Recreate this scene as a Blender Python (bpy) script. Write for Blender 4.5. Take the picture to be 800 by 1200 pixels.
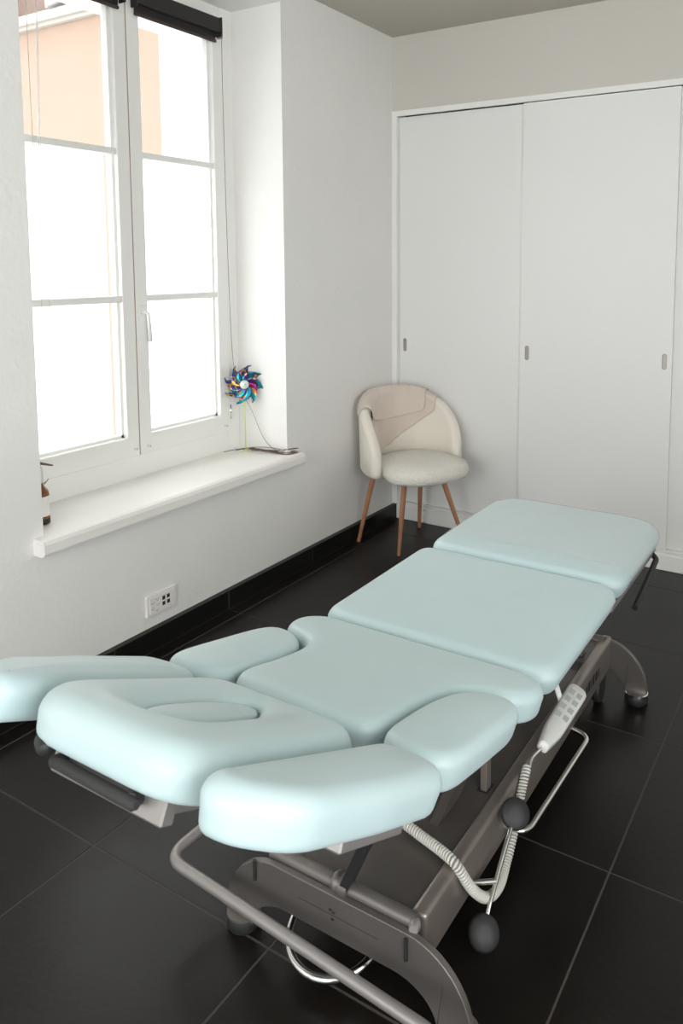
import bpy, bmesh, math, random
from mathutils import Vector, Matrix
for o in list(bpy.data.objects): bpy.data.objects.remove(o)
S = bpy.context.scene
C = S.collection
PI = math.pi
# ---------------------------------------------------------------- camera (image taken as 800x1200)
F, CX, CY, YAW, PIT, ROL = 893.13, 482.98, 396.09, -0.52924, 0.098835, 0.000998
cam = bpy.data.cameras.new('camera'); cam.sensor_fit = 'VERTICAL'; cam.sensor_height = 36.0; cam.sensor_width = 24.0
cam.lens = F / 1200 * 36; cam.shift_x = -(CX - 400) / 1200; cam.shift_y = (CY - 600) / 1200
cam.clip_start = 0.05; cam.clip_end = 200
co = bpy.data.objects.new('camera', cam); C.objects.link(co)
fwd = Vector((math.sin(YAW) * math.cos(PIT), math.cos(YAW) * math.cos(PIT), -math.sin(PIT)))
rt = Vector((math.cos(YAW), -math.sin(YAW), 0)); up = rt.cross(fwd)
rt, up = rt * math.cos(ROL) + up * math.sin(ROL), -rt * math.sin(ROL) + up * math.cos(ROL)
M = Matrix((rt, up, -fwd)).transposed().to_4x4(); M.translation = (2.40632, -3.83357, 1.54)
co.matrix_world = M
S.camera = co
cam.dof.use_dof = True; cam.dof.focus_distance = 2.7; cam.dof.aperture_fstop = 10.0
# ---------------------------------------------------------------- daylight
w = bpy.data.worlds.new('overcast_sky'); S.world = w; w.use_nodes = True
bg = w.node_tree.nodes['Background']; bg.inputs[0].default_value = (0.93, 0.97, 1.0, 1); bg.inputs[1].default_value = 1.3
def area(name, loc, rot, sx, sy, power, col=(1, 1, 1)):
    l = bpy.data.lights.new(name, 'AREA'); l.shape = 'RECTANGLE'; l.size = sx; l.size_y = sy; l.energy = power; l.color = col
    o = bpy.data.objects.new(name, l); C.objects.link(o); o.location = loc; o.rotation_euler = rot; return o
# added fill: area lights in unseen openings of the rear and right walls
area('rear_fill', (1.6, -6.65, 1.65), (PI / 2, 0, 0), 2.4, 1.9, 15, (1.0, 0.995, 0.98))
area('right_fill', (4.35, -4.35, 1.7), (0, PI / 2, 0), 1.9, 2.0, 25, (1.0, 0.995, 0.98))
# thin-cloud sun on the courtyard side of the window: very soft
sn = bpy.data.lights.new('veiled_sun', 'SUN'); sn.energy = 8.2; sn.angle = math.radians(80); sn.color = (0.97, 0.985, 1.0)
sno = bpy.data.objects.new('veiled_sun', sn); C.objects.link(sno); sno.rotation_euler = Vector((-1.0, 0.45, 0.75)).to_track_quat('Z', 'Y').to_euler()
S.view_settings.view_transform = 'Standard'; S.view_settings.look = 'None'
S.view_settings.gamma = 1.0; S.view_settings.use_curve_mapping = False
S.view_settings.exposure = 1.46
S.cycles.max_bounces = 10; S.cycles.diffuse_bounces = 6; S.cycles.transparent_max_bounces = 16

# ---------------------------------------------------------------- materials
def mat(name, col, rough=0.5, metal=0.0, bump=0.0, bscale=100.0, var=0.0, vscale=4.0, spec=0.5, coat=0.0, sheen=0.0, detail=4.0, trans=0.0, alpha=1.0):
    m = bpy.data.materials.new(name); m.use_nodes = True
    nt = m.node_tree; b = nt.nodes['Principled BSDF']
    b.inputs['Base Color'].default_value = (*col, 1); b.inputs['Roughness'].default_value = rough
    b.inputs['Metallic'].default_value = metal; b.inputs['Specular IOR Level'].default_value = spec
    b.inputs['Coat Weight'].default_value = coat; b.inputs['Sheen Weight'].default_value = sheen
    b.inputs['Transmission Weight'].default_value = trans; b.inputs['Alpha'].default_value = alpha
    tc = nt.nodes.new('ShaderNodeTexCoord')
    if var:
        n = nt.nodes.new('ShaderNodeTexNoise'); n.inputs['Scale'].default_value = vscale; n.inputs['Detail'].default_value = 6
        r = nt.nodes.new('ShaderNodeMapRange'); r.inputs['From Min'].default_value = 0.3; r.inputs['From Max'].default_value = 0.7
        r.inputs['To Min'].default_value = 1 - var; r.inputs['To Max'].default_value = 1 + var
        mx = nt.nodes.new('ShaderNodeVectorMath'); mx.operation = 'SCALE'; mx.inputs[0].default_value = col
        nt.links.new(tc.outputs['Object'], n.inputs['Vector']); nt.links.new(n.outputs[0], r.inputs[0])
        nt.links.new(r.outputs[0], mx.inputs['Scale']); nt.links.new(mx.outputs[0], b.inputs['Base Color'])
        r2 = nt.nodes.new('ShaderNodeMapRange'); r2.inputs['To Min'].default_value = max(0.02, rough - 0.1 * var * 4); r2.inputs['To Max'].default_value = min(1, rough + 0.1 * var * 4)
        nt.links.new(n.outputs[0], r2.inputs[0]); nt.links.new(r2.outputs[0], b.inputs['Roughness'])
    if bump:
        n = nt.nodes.new('ShaderNodeTexNoise'); n.inputs['Scale'].default_value = bscale; n.inputs['Detail'].default_value = detail
        bp = nt.nodes.new('ShaderNodeBump'); bp.inputs['Strength'].default_value = bump; bp.inputs['Distance'].default_value = 0.01
        nt.links.new(tc.outputs['Object'], n.inputs['Vector']); nt.links.new(n.outputs[0], bp.inputs['Height'])
        nt.links.new(bp.outputs[0], b.inputs['Normal'])
    return m
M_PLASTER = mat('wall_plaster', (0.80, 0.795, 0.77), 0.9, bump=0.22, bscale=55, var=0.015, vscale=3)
M_WALLB = mat('warm_shaded_plaster', (0.60, 0.58, 0.53), 0.9, bump=0.1, bscale=45)  # warm tone taken down to stand in for light falloff above the closet
M_CEIL = mat('ceiling_paint_shaded', (0.50, 0.47, 0.42), 0.9, bump=0.06, bscale=40)  # off-white darkened in the colour to carry the shade up high
M_WHITE = mat('white_paint', (0.83, 0.83, 0.80), 0.35, bump=0.02, bscale=30)
M_SILL = mat('white_sill_paint', (0.84, 0.83, 0.79), 0.4, bump=0.03, bscale=25, var=0.02)
M_DOOR = mat('closet_white', (0.78, 0.785, 0.765), 0.45)
M_DARKGAP = mat('dark_gap', (0.05, 0.035, 0.03), 0.8)
M_TILE = mat('black_tile', (0.0092, 0.0072, 0.0061), 0.34, bump=0.05, bscale=60, var=0.22, vscale=5, spec=0.28)
M_TILEB = mat('black_skirting_tile', (0.008, 0.0075, 0.007), 0.3, spec=0.25, bump=0.03, bscale=60, var=0.15, vscale=6)
M_GROUT = mat('grey_grout', (0.062, 0.055, 0.049), 0.9)
M_PAD = mat('mint_vinyl', (0.50, 0.64, 0.655), 0.46, bump=0.03, bscale=260, var=0.012, vscale=8, spec=0.6, sheen=0.15)
M_STEEL = mat('taupe_steel', (0.17, 0.155, 0.145), 0.42, metal=0.55, bump=0.05, bscale=420, var=0.06, vscale=9)
M_PANEL = mat('taupe_panel', (0.10, 0.089, 0.080), 0.36, metal=0.4, bump=0.08, bscale=420, var=0.08, vscale=9)
M_RAILM = mat('light_taupe_steel', (0.27, 0.235, 0.21), 0.36, metal=0.6, bump=0.03, bscale=420, var=0.05, vscale=8)
M_GREYM = mat('grey_metal', (0.33, 0.31, 0.30), 0.4, metal=0.5)
M_CHROME = mat('chrome', (0.82, 0.82, 0.80), 0.12, metal=1.0)
M_BLACK = mat('black_rubber', (0.018, 0.018, 0.019), 0.55, bump=0.05, bscale=200)
M_FOAM = mat('black_foam', (0.03, 0.029, 0.029), 0.75, bump=0.15, bscale=250)
M_CORD = mat('grey_cord', (0.58, 0.57, 0.52), 0.5)
M_HAND = mat('white_plastic', (0.80, 0.81, 0.78), 0.35)
M_BTN = mat('grey_button', (0.52, 0.54, 0.54), 0.5)
M_WOOD = mat('beech_leg', (0.42, 0.20, 0.105), 0.42, bump=0.05, bscale=80, var=0.14, vscale=14)
M_BOUCLE = mat('cream_boucle', (0.86, 0.83, 0.76), 0.95, bump=0.9, bscale=170, var=0.05, vscale=90, sheen=0.3, detail=2)
M_BACKF = mat('cream_fabric', (0.82, 0.775, 0.69), 0.95, bump=0.3, bscale=280, sheen=0.3)
M_BLANKET = mat('beige_blanket', (0.66, 0.575, 0.50), 0.95, bump=0.25, bscale=200, sheen=0.25)
M_BLIND = mat('black_blind', (0.016, 0.014, 0.014), 0.6)
M_STRING = mat('dark_string', (0.13, 0.09, 0.075), 0.8)
M_PALE = mat('pale_string', (0.62, 0.60, 0.57), 0.7)
M_AMBER = mat('amber_glass', (0.20, 0.055, 0.012), 0.12, coat=0.4)
M_LABEL = mat('white_label', (0.80, 0.79, 0.76), 0.7)
M_INK = mat('grey_print', (0.45, 0.44, 0.43), 0.8)
M_SOCK = mat('socket_plastic', (0.82, 0.80, 0.76), 0.3)
M_SOCKD = mat('socket_dark', (0.02, 0.012, 0.012), 0.4)
M_STEM = mat('green_stem', (0.62, 0.72, 0.16), 0.4)
M_PEACH = mat('peach_render', (0.31, 0.224, 0.172), 0.9, bump=0.1, bscale=20, var=0.02)
M_CREAM = mat('cream_render', (0.42, 0.40, 0.37), 0.9)
M_PINK = mat('dusty_render', (0.17, 0.115, 0.092), 0.9)
M_EXTW = mat('exterior_reveal_white', (0.82, 0.82, 0.80), 0.9)
M_EXTM = mat('exterior_metal', (0.35, 0.35, 0.37), 0.4, metal=0.6)
M_EXTG = mat('courtyard_ground', (0.38, 0.37, 0.35), 0.9, var=0.05)
M_HOLE = mat('recess_metal', (0.42, 0.38, 0.34), 0.35, metal=0.7)

def glass_mat():
    m = bpy.data.materials.new('window_glass'); m.use_nodes = True; nt = m.node_tree; nt.nodes.clear()
    o = nt.nodes.new('ShaderNodeOutputMaterial'); t = nt.nodes.new('ShaderNodeBsdfTransparent'); g = nt.nodes.new('ShaderNodeBsdfGlossy')
    g.inputs['Roughness'].default_value = 0.02; mx = nt.nodes.new('ShaderNodeMixShader'); fr = nt.nodes.new('ShaderNodeFresnel'); fr.inputs[0].default_value = 1.3
    nt.links.new(fr.outputs[0], mx.inputs[0]); nt.links.new(t.outputs[0], mx.inputs[1]); nt.links.new(g.outputs[0], mx.inputs[2]); nt.links.new(mx.outputs[0], o.inputs[0]); return m
M_GLASS = glass_mat()
def film_mat():
    m = bpy.data.materials.new('frosted_film'); m.use_nodes = True; nt = m.node_tree; nt.nodes.clear()
    o = nt.nodes.new('ShaderNodeOutputMaterial'); t = nt.nodes.new('ShaderNodeBsdfTranslucent'); d = nt.nodes.new('ShaderNodeBsdfDiffuse')
    t.inputs[0].default_value = (0.96, 0.97, 0.97, 1); d.inputs[0].default_value = (0.9, 0.9, 0.9, 1)
    mx = nt.nodes.new('ShaderNodeMixShader'); mx.inputs[0].default_value = 0.12
    nt.links.new(t.outputs[0], mx.inputs[1]); nt.links.new(d.outputs[0], mx.inputs[2]); nt.links.new(mx.outputs[0], o.inputs[0]); return m
M_FILM = film_mat()
def cover_mat():
    m = bpy.data.materials.new('clear_plastic_cover'); m.use_nodes = True; nt = m.node_tree; nt.nodes.clear()
    o = nt.nodes.new('ShaderNodeOutputMaterial'); t = nt.nodes.new('ShaderNodeBsdfTransparent'); p = nt.nodes.new('ShaderNodeBsdfPrincipled')
    p.inputs['Base Color'].default_value = (0.85, 0.87, 0.86, 1); p.inputs['Roughness'].default_value = 0.16
    n = nt.nodes.new('ShaderNodeTexNoise'); n.inputs['Scale'].default_value = 9; n.inputs['Detail'].default_value = 2
    tc = nt.nodes.new('ShaderNodeTexCoord'); bp = nt.nodes.new('ShaderNodeBump'); bp.inputs['Strength'].default_value = 0.25; bp.inputs['Distance'].default_value = 0.02
    nt.links.new(tc.outputs['Object'], n.inputs['Vector']); nt.links.new(n.outputs[0], bp.inputs['Height']); nt.links.new(bp.outputs[0], p.inputs['Normal'])
    mx = nt.nodes.new('ShaderNodeMixShader'); mx.inputs[0].default_value = 0.30
    nt.links.new(t.outputs[0], mx.inputs[1]); nt.links.new(p.outputs[0], mx.inputs[2]); nt.links.new(mx.outputs[0], o.inputs[0]); return m
M_COVER = cover_mat()
def foil_mat():
    # iridescent foil: colours run in bands over each petal
    m = bpy.data.materials.new('iridescent_foil'); m.use_nodes = True; nt = m.node_tree; b = nt.nodes['Principled BSDF']
    b.inputs['Metallic'].default_value = 0.55; b.inputs['Roughness'].default_value = 0.25
    tc = nt.nodes.new('ShaderNodeTexCoord'); n = nt.nodes.new('ShaderNodeTexNoise'); n.inputs['Scale'].default_value = 17; n.inputs['Detail'].default_value = 1
    oi = nt.nodes.new('ShaderNodeObjectInfo'); ad = nt.nodes.new('ShaderNodeMath'); ad.operation = 'MULTIPLY_ADD'; ad.inputs[1].default_value = 1.6
    fr = nt.nodes.new('ShaderNodeMath'); fr.operation = 'FRACT'
    cr = nt.nodes.new('ShaderNodeValToRGB'); cr.color_ramp.interpolation = 'CONSTANT'
    cols = [(0, (0.10, 0.05, 0.22)), (0.16, (0.02, 0.22, 0.30)), (0.30, (0.02, 0.42, 0.52)), (0.42, (0.75, 0.30, 0.06)), (0.52, (0.34, 0.02, 0.16)), (0.66, (0.0, 0.20, 0.13)), (0.80, (0.09, 0.06, 0.30)), (0.92, (0.60, 0.42, 0.10))]
    e = cr.color_ramp.elements
    while len(e) < len(cols): e.new(0.5)
    for k, (p, c) in enumerate(cols): e[k].position = p; e[k].color = (*c, 1)
    nt.links.new(tc.outputs['Object'], n.inputs['Vector']); nt.links.new(n.outputs[0], ad.inputs[0]); nt.links.new(oi.outputs['Random'], ad.inputs[2])
    nt.links.new(ad.outputs[0], fr.inputs[0]); nt.links.new(fr.outputs[0], cr.inputs[0]); nt.links.new(cr.outputs[0], b.inputs['Base Color']); return m
M_FOIL = foil_mat()

# ---------------------------------------------------------------- helpers
def obj(name, verts, faces, m, parent=None, smooth=False, off=(0, 0, 0), angle=None):
    me = bpy.data.meshes.new(name)
    me.from_pydata([tuple(Vector(v) - Vector(off)) for v in verts], [], faces); me.validate()
    bm = bmesh.new(); bm.from_mesh(me); bmesh.ops.recalc_face_normals(bm, faces=bm.faces); bm.to_mesh(me); bm.free()
    me.materials.append(m)
    o = bpy.data.objects.new(name, me); C.objects.link(o)
    if parent: o.parent = parent
    if smooth:
        for p in me.polygons: p.use_smooth = True
        if angle is not None: me.set_sharp_from_angle(angle=math.radians(angle))
    return o
def merge(*ms):
    V, Fc = [], []
    for v, f in ms:
        k = len(V); V += list(v); Fc += [tuple(i + k for i in q) for q in f]
    return V, Fc
def box(x0, x1, y0, y1, z0, z1):
    return ([(x0, y0, z0), (x1, y0, z0), (x1, y1, z0), (x0, y1, z0), (x0, y0, z1), (x1, y0, z1), (x1, y1, z1), (x0, y1, z1)],
            [(0, 3, 2, 1), (4, 5, 6, 7), (0, 1, 5, 4), (1, 2, 6, 5), (2, 3, 7, 6), (3, 0, 4, 7)])
def bevel_box(x0, x1, y0, y1, z0, z1, r=0.004, seg=2):
    bm = bmesh.new(); v, f = box(x0, x1, y0, y1, z0, z1)
    vs = [bm.verts.new(p) for p in v]
    for q in f: bm.faces.new([vs[i] for i in q])
    bmesh.ops.bevel(bm, geom=list(bm.edges), offset=r, segments=seg, profile=0.5, affect='EDGES')
    bm.verts.index_update(); V = [tuple(p.co) for p in bm.verts]; Fc = [tuple(p.index for p in q.verts) for q in bm.faces]; bm.free(); return V, Fc
def frame_of(t):
    t = t.normalized(); a = Vector((0, 0, 1)) if abs(t.z) < 0.9 else Vector((1, 0, 0)); n = t.cross(a).normalized(); return n, t.cross(n).normalized()
def tube(pts, r, n=10, closed=False, cap=True):
    pts = [Vector(p) for p in pts]; V, Fc = [], []; N = len(pts); nn = None
    for i, p in enumerate(pts):
        if closed: t = pts[(i + 1) % N] - pts[i - 1]
        else: t = pts[min(i + 1, N - 1)] - pts[max(i - 1, 0)]
        t.normalize()
        if nn is None: nn, _ = frame_of(t)
        else: nn = (nn - t * nn.dot(t)).normalized()
        b = t.cross(nn); rr = r[i] if isinstance(r, (list, tuple)) else r
        for k in range(n):
            a = 2 * PI * k / n; V.append(tuple(p + (nn * math.cos(a) + b * math.sin(a)) * rr))
    for i in range(N if closed else N - 1):
        j = (i + 1) % N
        for k in range(n): Fc.append((i * n + k, i * n + (k + 1) % n, j * n + (k + 1) % n, j * n + k))
    if cap and not closed: Fc.append(tuple(range(n - 1, -1, -1))); Fc.append(tuple((N - 1) * n + k for k in range(n)))
    return V, Fc
def fillet(pts, r, seg=6, closed=False):
    pts = [Vector(p) for p in pts]; out = []; N = len(pts)
    for i, p in enumerate(pts):
        if not closed and i in (0, N - 1): out.append(p); continue
        a = pts[i - 1]; b = pts[(i + 1) % N]; rr = r[i] if isinstance(r, (list, tuple)) else r
        da, db = (a - p), (b - p); la, lb = da.length, db.length; da.normalize(); db.normalize()
        ang = da.angle(db)
        if rr <= 0 or ang > PI - 0.02: out.append(p); continue
        d = min(rr / math.tan(ang / 2), la * 0.49, lb * 0.49); p0, p1 = p + da * d, p + db * d
        for k in range(seg + 1):
            t = k / seg; out.append(p0 * (1 - t) ** 2 + p * 2 * t * (1 - t) + p1 * t * t)
    return out
def catmull(pts, n=8, closed=False):
    pts = [Vector(p) for p in pts]; N = len(pts); out = []
    for i in range(N if closed else N - 1):
        g = lambda k: pts[k % N] if closed else pts[max(0, min(N - 1, k))]
        a, b, c, d = g(i - 1), g(i), g(i + 1), g(i + 2)
        for k in range(n):
            t = k / n; out.append(0.5 * ((2 * b) + (c - a) * t + (2 * a - 5 * b + 4 * c - d) * t * t + (3 * b - a - 3 * c + d) * t ** 3))
    if not closed: out.append(pts[-1])
    return out
def resample(pts, step):
    # evenly spaced points on a closed outline
    pts = [Vector(p) for p in pts]; out = []; N = len(pts); tot = sum((pts[(i + 1) % N] - pts[i]).length for i in range(N))
    n = max(24, int(tot / step)); st = tot / n; acc = 0; i = 0; pos = 0.0; segl = (pts[1] - pts[0]).length
    for k in range(n):
        tgt = k * st
        while acc + segl < tgt - 1e-12: acc += segl; i += 1; segl = (pts[(i + 1) % N] - pts[i % N]).length
        t = (tgt - acc) / segl if segl else 0; out.append(pts[i % N].lerp(pts[(i + 1) % N], t))
    return out
def ccw(pts):
    A = sum(pts[i - 1].x * pts[i].y - pts[i].x * pts[i - 1].y for i in range(len(pts))); return pts if A > 0 else pts[::-1]
def inset(pts, d):
    N = len(pts); out = []
    for i in range(N):
        t = (pts[(i + 1) % N] - pts[i - 1]); t.normalize(); out.append(pts[i] + Vector((-t.y, t.x)) * d)
    return out
def revolve(prof, n=20, loc=(0, 0, 0), axis=(0, 0, 1)):
    ax = Vector(axis).normalized(); a, b = frame_of(ax); L = Vector(loc); V, Fc = [], []
    for r, h in prof:
        for k in range(n): q = 2 * PI * k / n; V.append(tuple(L + ax * h + (a * math.cos(q) + b * math.sin(q)) * r))
    for i in range(len(prof) - 1):
        for k in range(n): Fc.append((i * n + k, i * n + (k + 1) % n, (i + 1) * n + (k + 1) % n, (i + 1) * n + k))
    Fc.append(tuple(range(n))); Fc.append(tuple((len(prof) - 1) * n + k for k in range(n))); return V, Fc
def extrude(outline, mapf, h0, h1, bev=0.0):
    P = [Vector(p) for p in outline]; N = len(P); V, Fc = [], []; rings = []
    P = ccw([Vector((p.x, p.y)) for p in P])
    if bev: rings = [(inset(P, bev), h0), (P, h0 + bev), (P, h1 - bev), (inset(P, bev), h1)]
    else: rings = [(P, h0), (P, h1)]
    for q, h in rings: V += [tuple(mapf(p.x, p.y, h)) for p in q]
    for i in range(len(rings) - 1):
        for k in range(N): Fc.append((i * N + k, i * N + (k + 1) % N, (i + 1) * N + (k + 1) % N, (i + 1) * N + k))
    Fc.append(tuple(range(N - 1, -1, -1))); Fc.append(tuple((len(rings) - 1) * N + k for k in range(N))); return V, Fc
def empty(name, loc, rz=0.0):
    o = bpy.data.objects.new(name, None); C.objects.link(o); o.location = loc; o.rotation_euler = (0, 0, rz); o.empty_display_size = 0.1; return o
def tag(o, label, cat, group=None):
    o['label'] = label; o['category'] = cat
    if group: o['group'] = group
    return o
def struct(o, label=None):
    o['kind'] = 'structure'
    if label: o['label'] = label
    return o

# ================================================================ THE ROOM
WX, RX, RY, CZ = 0.03, 4.3, -6.6, 2.82     # window wall face, right wall, rear wall, ceiling
NY0, NY1, NZ1 = -2.28, -0.983, 2.74        # window niche
OY0, OY1, OZ0, OZ1 = -2.17, -1.09, 0.60, 2.667   # opening in the outer leaf
T = 0.603
floor = struct(obj('floor', *box(WX - 0.05, RX, RY, 0.6, -0.06, -0.0009), M_GROUT), 'black stone tiles with thin pale grout joints')
i0 = 0
tile_me = {}
random.seed(4)
xs = [0.126 + T * k for k in range(-1, 8)]; ys = [-1.431 + T * k for k in range(-9, 4)]
for i in range(len(xs) - 1):
    for j in range(len(ys) - 1):
        x0, x1, y0, y1 = max(xs[i], WX), min(xs[i + 1], RX), max(ys[j], RY), min(ys[j + 1], 0.02)
        if x1 - x0 < 0.02 or y1 - y0 < 0.02: continue
        key = (round(x1 - x0, 3), round(y1 - y0, 3)); g = 0.0021
        if key not in tile_me:
            v, f = bevel_box(g, x1 - x0 - g, g, y1 - y0 - g, -0.012, 0.0, 0.0012, 1)
            o = obj('floor_tile', v, f, M_TILE, floor); tile_me[key] = o.data
        else:
            o = bpy.data.objects.new('floor_tile', tile_me[key]); C.objects.link(o); o.parent = floor
        o.location = (x0, y0, 0)
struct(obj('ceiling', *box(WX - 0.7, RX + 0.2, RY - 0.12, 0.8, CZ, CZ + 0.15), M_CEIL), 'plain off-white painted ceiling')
SB = 0.545     # underside of sill
wl = merge(box(-0.33, WX, RY, NY0, -0.06, CZ), box(-0.33, WX, NY1, 0.8, -0.06, CZ), box(-0.33, WX, NY0, NY1, -0.06, SB), box(-0.33, WX, NY0, NY1, NZ1, CZ))
struct(obj('wall_left', *wl, M_PLASTER), 'white rough plastered window wall')
wo = merge(box(-0.66, -0.33, RY, OY0, -3, 7), box(-0.66, -0.33, OY1, 1.5, -3, 7), box(-0.66, -0.33, OY0, OY1, -3, OZ0), box(-0.66, -0.33, OY0, OY1, OZ1, 7))
struct(obj('wall_outer', *wo, M_EXTW), 'white outer leaf of the window wall seen through the glass')
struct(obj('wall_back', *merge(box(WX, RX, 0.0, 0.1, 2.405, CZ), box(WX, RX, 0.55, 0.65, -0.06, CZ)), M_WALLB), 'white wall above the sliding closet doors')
struct(obj('wall_right', *merge(box(RX, RX + 0.12, RY, -5.4, -0.06, CZ), box(RX, RX + 0.12, -3.3, 0.65, -0.06, CZ), box(RX, RX + 0.12, -5.4, -3.3, -0.06, 0.7), box(RX, RX + 0.12, -5.4, -3.3, 2.7, CZ)), M_PLASTER), 'white side wall with an opening added for fill light')  # unseen opening, added for the right fill light
struct(obj('wall_rear', *merge(box(WX - 0.4, 0.35, RY - 0.12, RY, -0.06, CZ), box(2.85, RX + 0.12, RY - 0.12, RY, -0.06, CZ), box(0.35, 2.85, RY - 0.12, RY, -0.06, 0.65), box(0.35, 2.85, RY - 0.12, RY, 2.65, CZ)), M_PLASTER), 'white wall with an opening added for fill light')  # unseen opening, added for the rear fill light
# skirting tiles
bb = struct(obj('baseboard_left', *box(WX - 0.005, WX + 0.0272, RY, 0.0, 0, 0.0855), M_GROUT), 'black tile skirting')
for j in range(len(ys) - 1):
    y0, y1 = max(ys[j], RY), min(ys[j + 1], -0.001)
    if y1 - y0 < 0.02: continue
    obj('skirting_tile', *bevel_box(WX, WX + 0.028, y0 + 0.0018, y1 - 0.0018, 0.001, 0.086, 0.0012, 1), M_TILEB, bb)
# ---- closet front: trim, plinth, sliding doors
trim = struct(obj('trim_1', *merge(box(WX, 0.062, -0.008, 0.11, 0.09, 2.405), box(0.062, RX, -0.008, 0.008, 2.376, 2.405)), M_WHITE), 'white closet frame')
obj('track_soffit', *box(0.062, RX, 0.008, 0.11, 2.39, 2.405), M_DARKGAP, trim)
struct(obj('trim_2', *merge(bevel_box(WX, RX, -0.006, 0.12, 0.0, 0.082, 0.003, 1), box(WX, RX, 0.0, 0.12, 0.082, 0.090), bevel_box(WX, RX, -0.004, 0.12, 0.090, 0.104, 0.002, 1)), M_WHITE), 'white closet plinth with sliding track')
def handle_geo(x, y, z, hh=0.037, hw=0.0095):
    pts = []
    for k in range(24):
        a = 2 * PI * k / 24; pts.append(Vector((math.cos(a) * hw, math.sin(a) * hw + (hh - hw) * (1 if math.sin(a) > 0 else -1))))
    pts = ccw(pts); V, Fc = [], []; N = len(pts)
    rings = [(inset(pts, -0.0025), 0.0), (inset(pts, -0.0022), -0.0015), (pts, -0.0015), (inset(pts, 0.0005), 0.0), (inset(pts, 0.001), 0.0055)]
    for q, d in rings: V += [(x + p.x, y + d, z + p.y) for p in q]
    for i in range(len(rings) - 1):
        for k in range(N): Fc.append((i * N + k, i * N + (k + 1) % N, (i + 1) * N + (k + 1) % N, (i + 1) * N + k))
    rim = (V, Fc)
    cup = [(x + p.x, y + 0.0055, z + p.y) for p in rings[-1][0]]
    return rim, (cup, [tuple(range(N))])
def door(name, x0, x1, yf, handles, label):
    # the cup of each recessed pull is let into the leaf: the leaf face is built around an oval cut-out
    z0, z1 = 0.106, 2.372; hs = sorted(handles)
    V, Fc = box(x0, x1, yf, yf + 0.018, z0, z1); Fc = [q for q in Fc if q != (0, 1, 5, 4)]
    def quad(a, b, c, d):
        k = len(V); V.extend([(a, yf, c), (b, yf, c), (b, yf, d), (a, yf, d)]); Fc.append((k, k + 1, k + 2, k + 3))
    zc, hh, hw, N = 1.055, 0.037, 0.0095, 24; rw, rh = 0.02, 0.05; cur = x0
    for hx in hs:
        quad(cur, hx - rw, z0, z1); quad(hx - rw, hx + rw, z0, zc - rh); quad(hx - rw, hx + rw, zc + rh, z1); cur = hx + rw
        k = len(V)
        for i in range(N):
            t = 2 * PI * (i + 0.5) / N; V.append((hx + math.cos(t) * hw, yf, zc + math.sin(t) * hw + (hh - hw) * (1 if math.sin(t) > 0 else -1)))
        V.extend([(hx + rw, yf, zc + rh), (hx - rw, yf, zc + rh), (hx - rw, yf, zc - rh), (hx + rw, yf, zc - rh)])
        for c4 in range(4):
            for i in range(c4 * 6, c4 * 6 + 6):
                if i < c4 * 6 + 5: Fc.append((k + i, k + i + 1, k + N + c4))
            Fc.append((k + c4 * 6 + 5, k + (c4 * 6 + 6) % N, k + N + (c4 + 1) % 4, k + N + c4))
    quad(cur, x1, z0, z1)
    o = struct(obj(name, V, Fc, M_DOOR), label)
    for hx in hs:
        rim, cup = handle_geo(hx, yf, 1.055)
        h = obj('recessed_pull', *rim, M_HOLE, o, True); obj('pull_cup', *cup, M_HOLE, h)
    return o
door('door_1', 0.064, 0.90, 0.0225, [0.100], 'white sliding closet door next to the chair')
door('door_2', 0.838, 1.634, 0.003, [0.878, 1.598], 'white sliding closet door standing in front of its neighbours')
door('door_3', 1.60, 2.46, 0.0225, [], 'white sliding closet door set back')
door('door_4', 2.40, RX - 0.002, 0.003, [], 'white sliding closet door')

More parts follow.
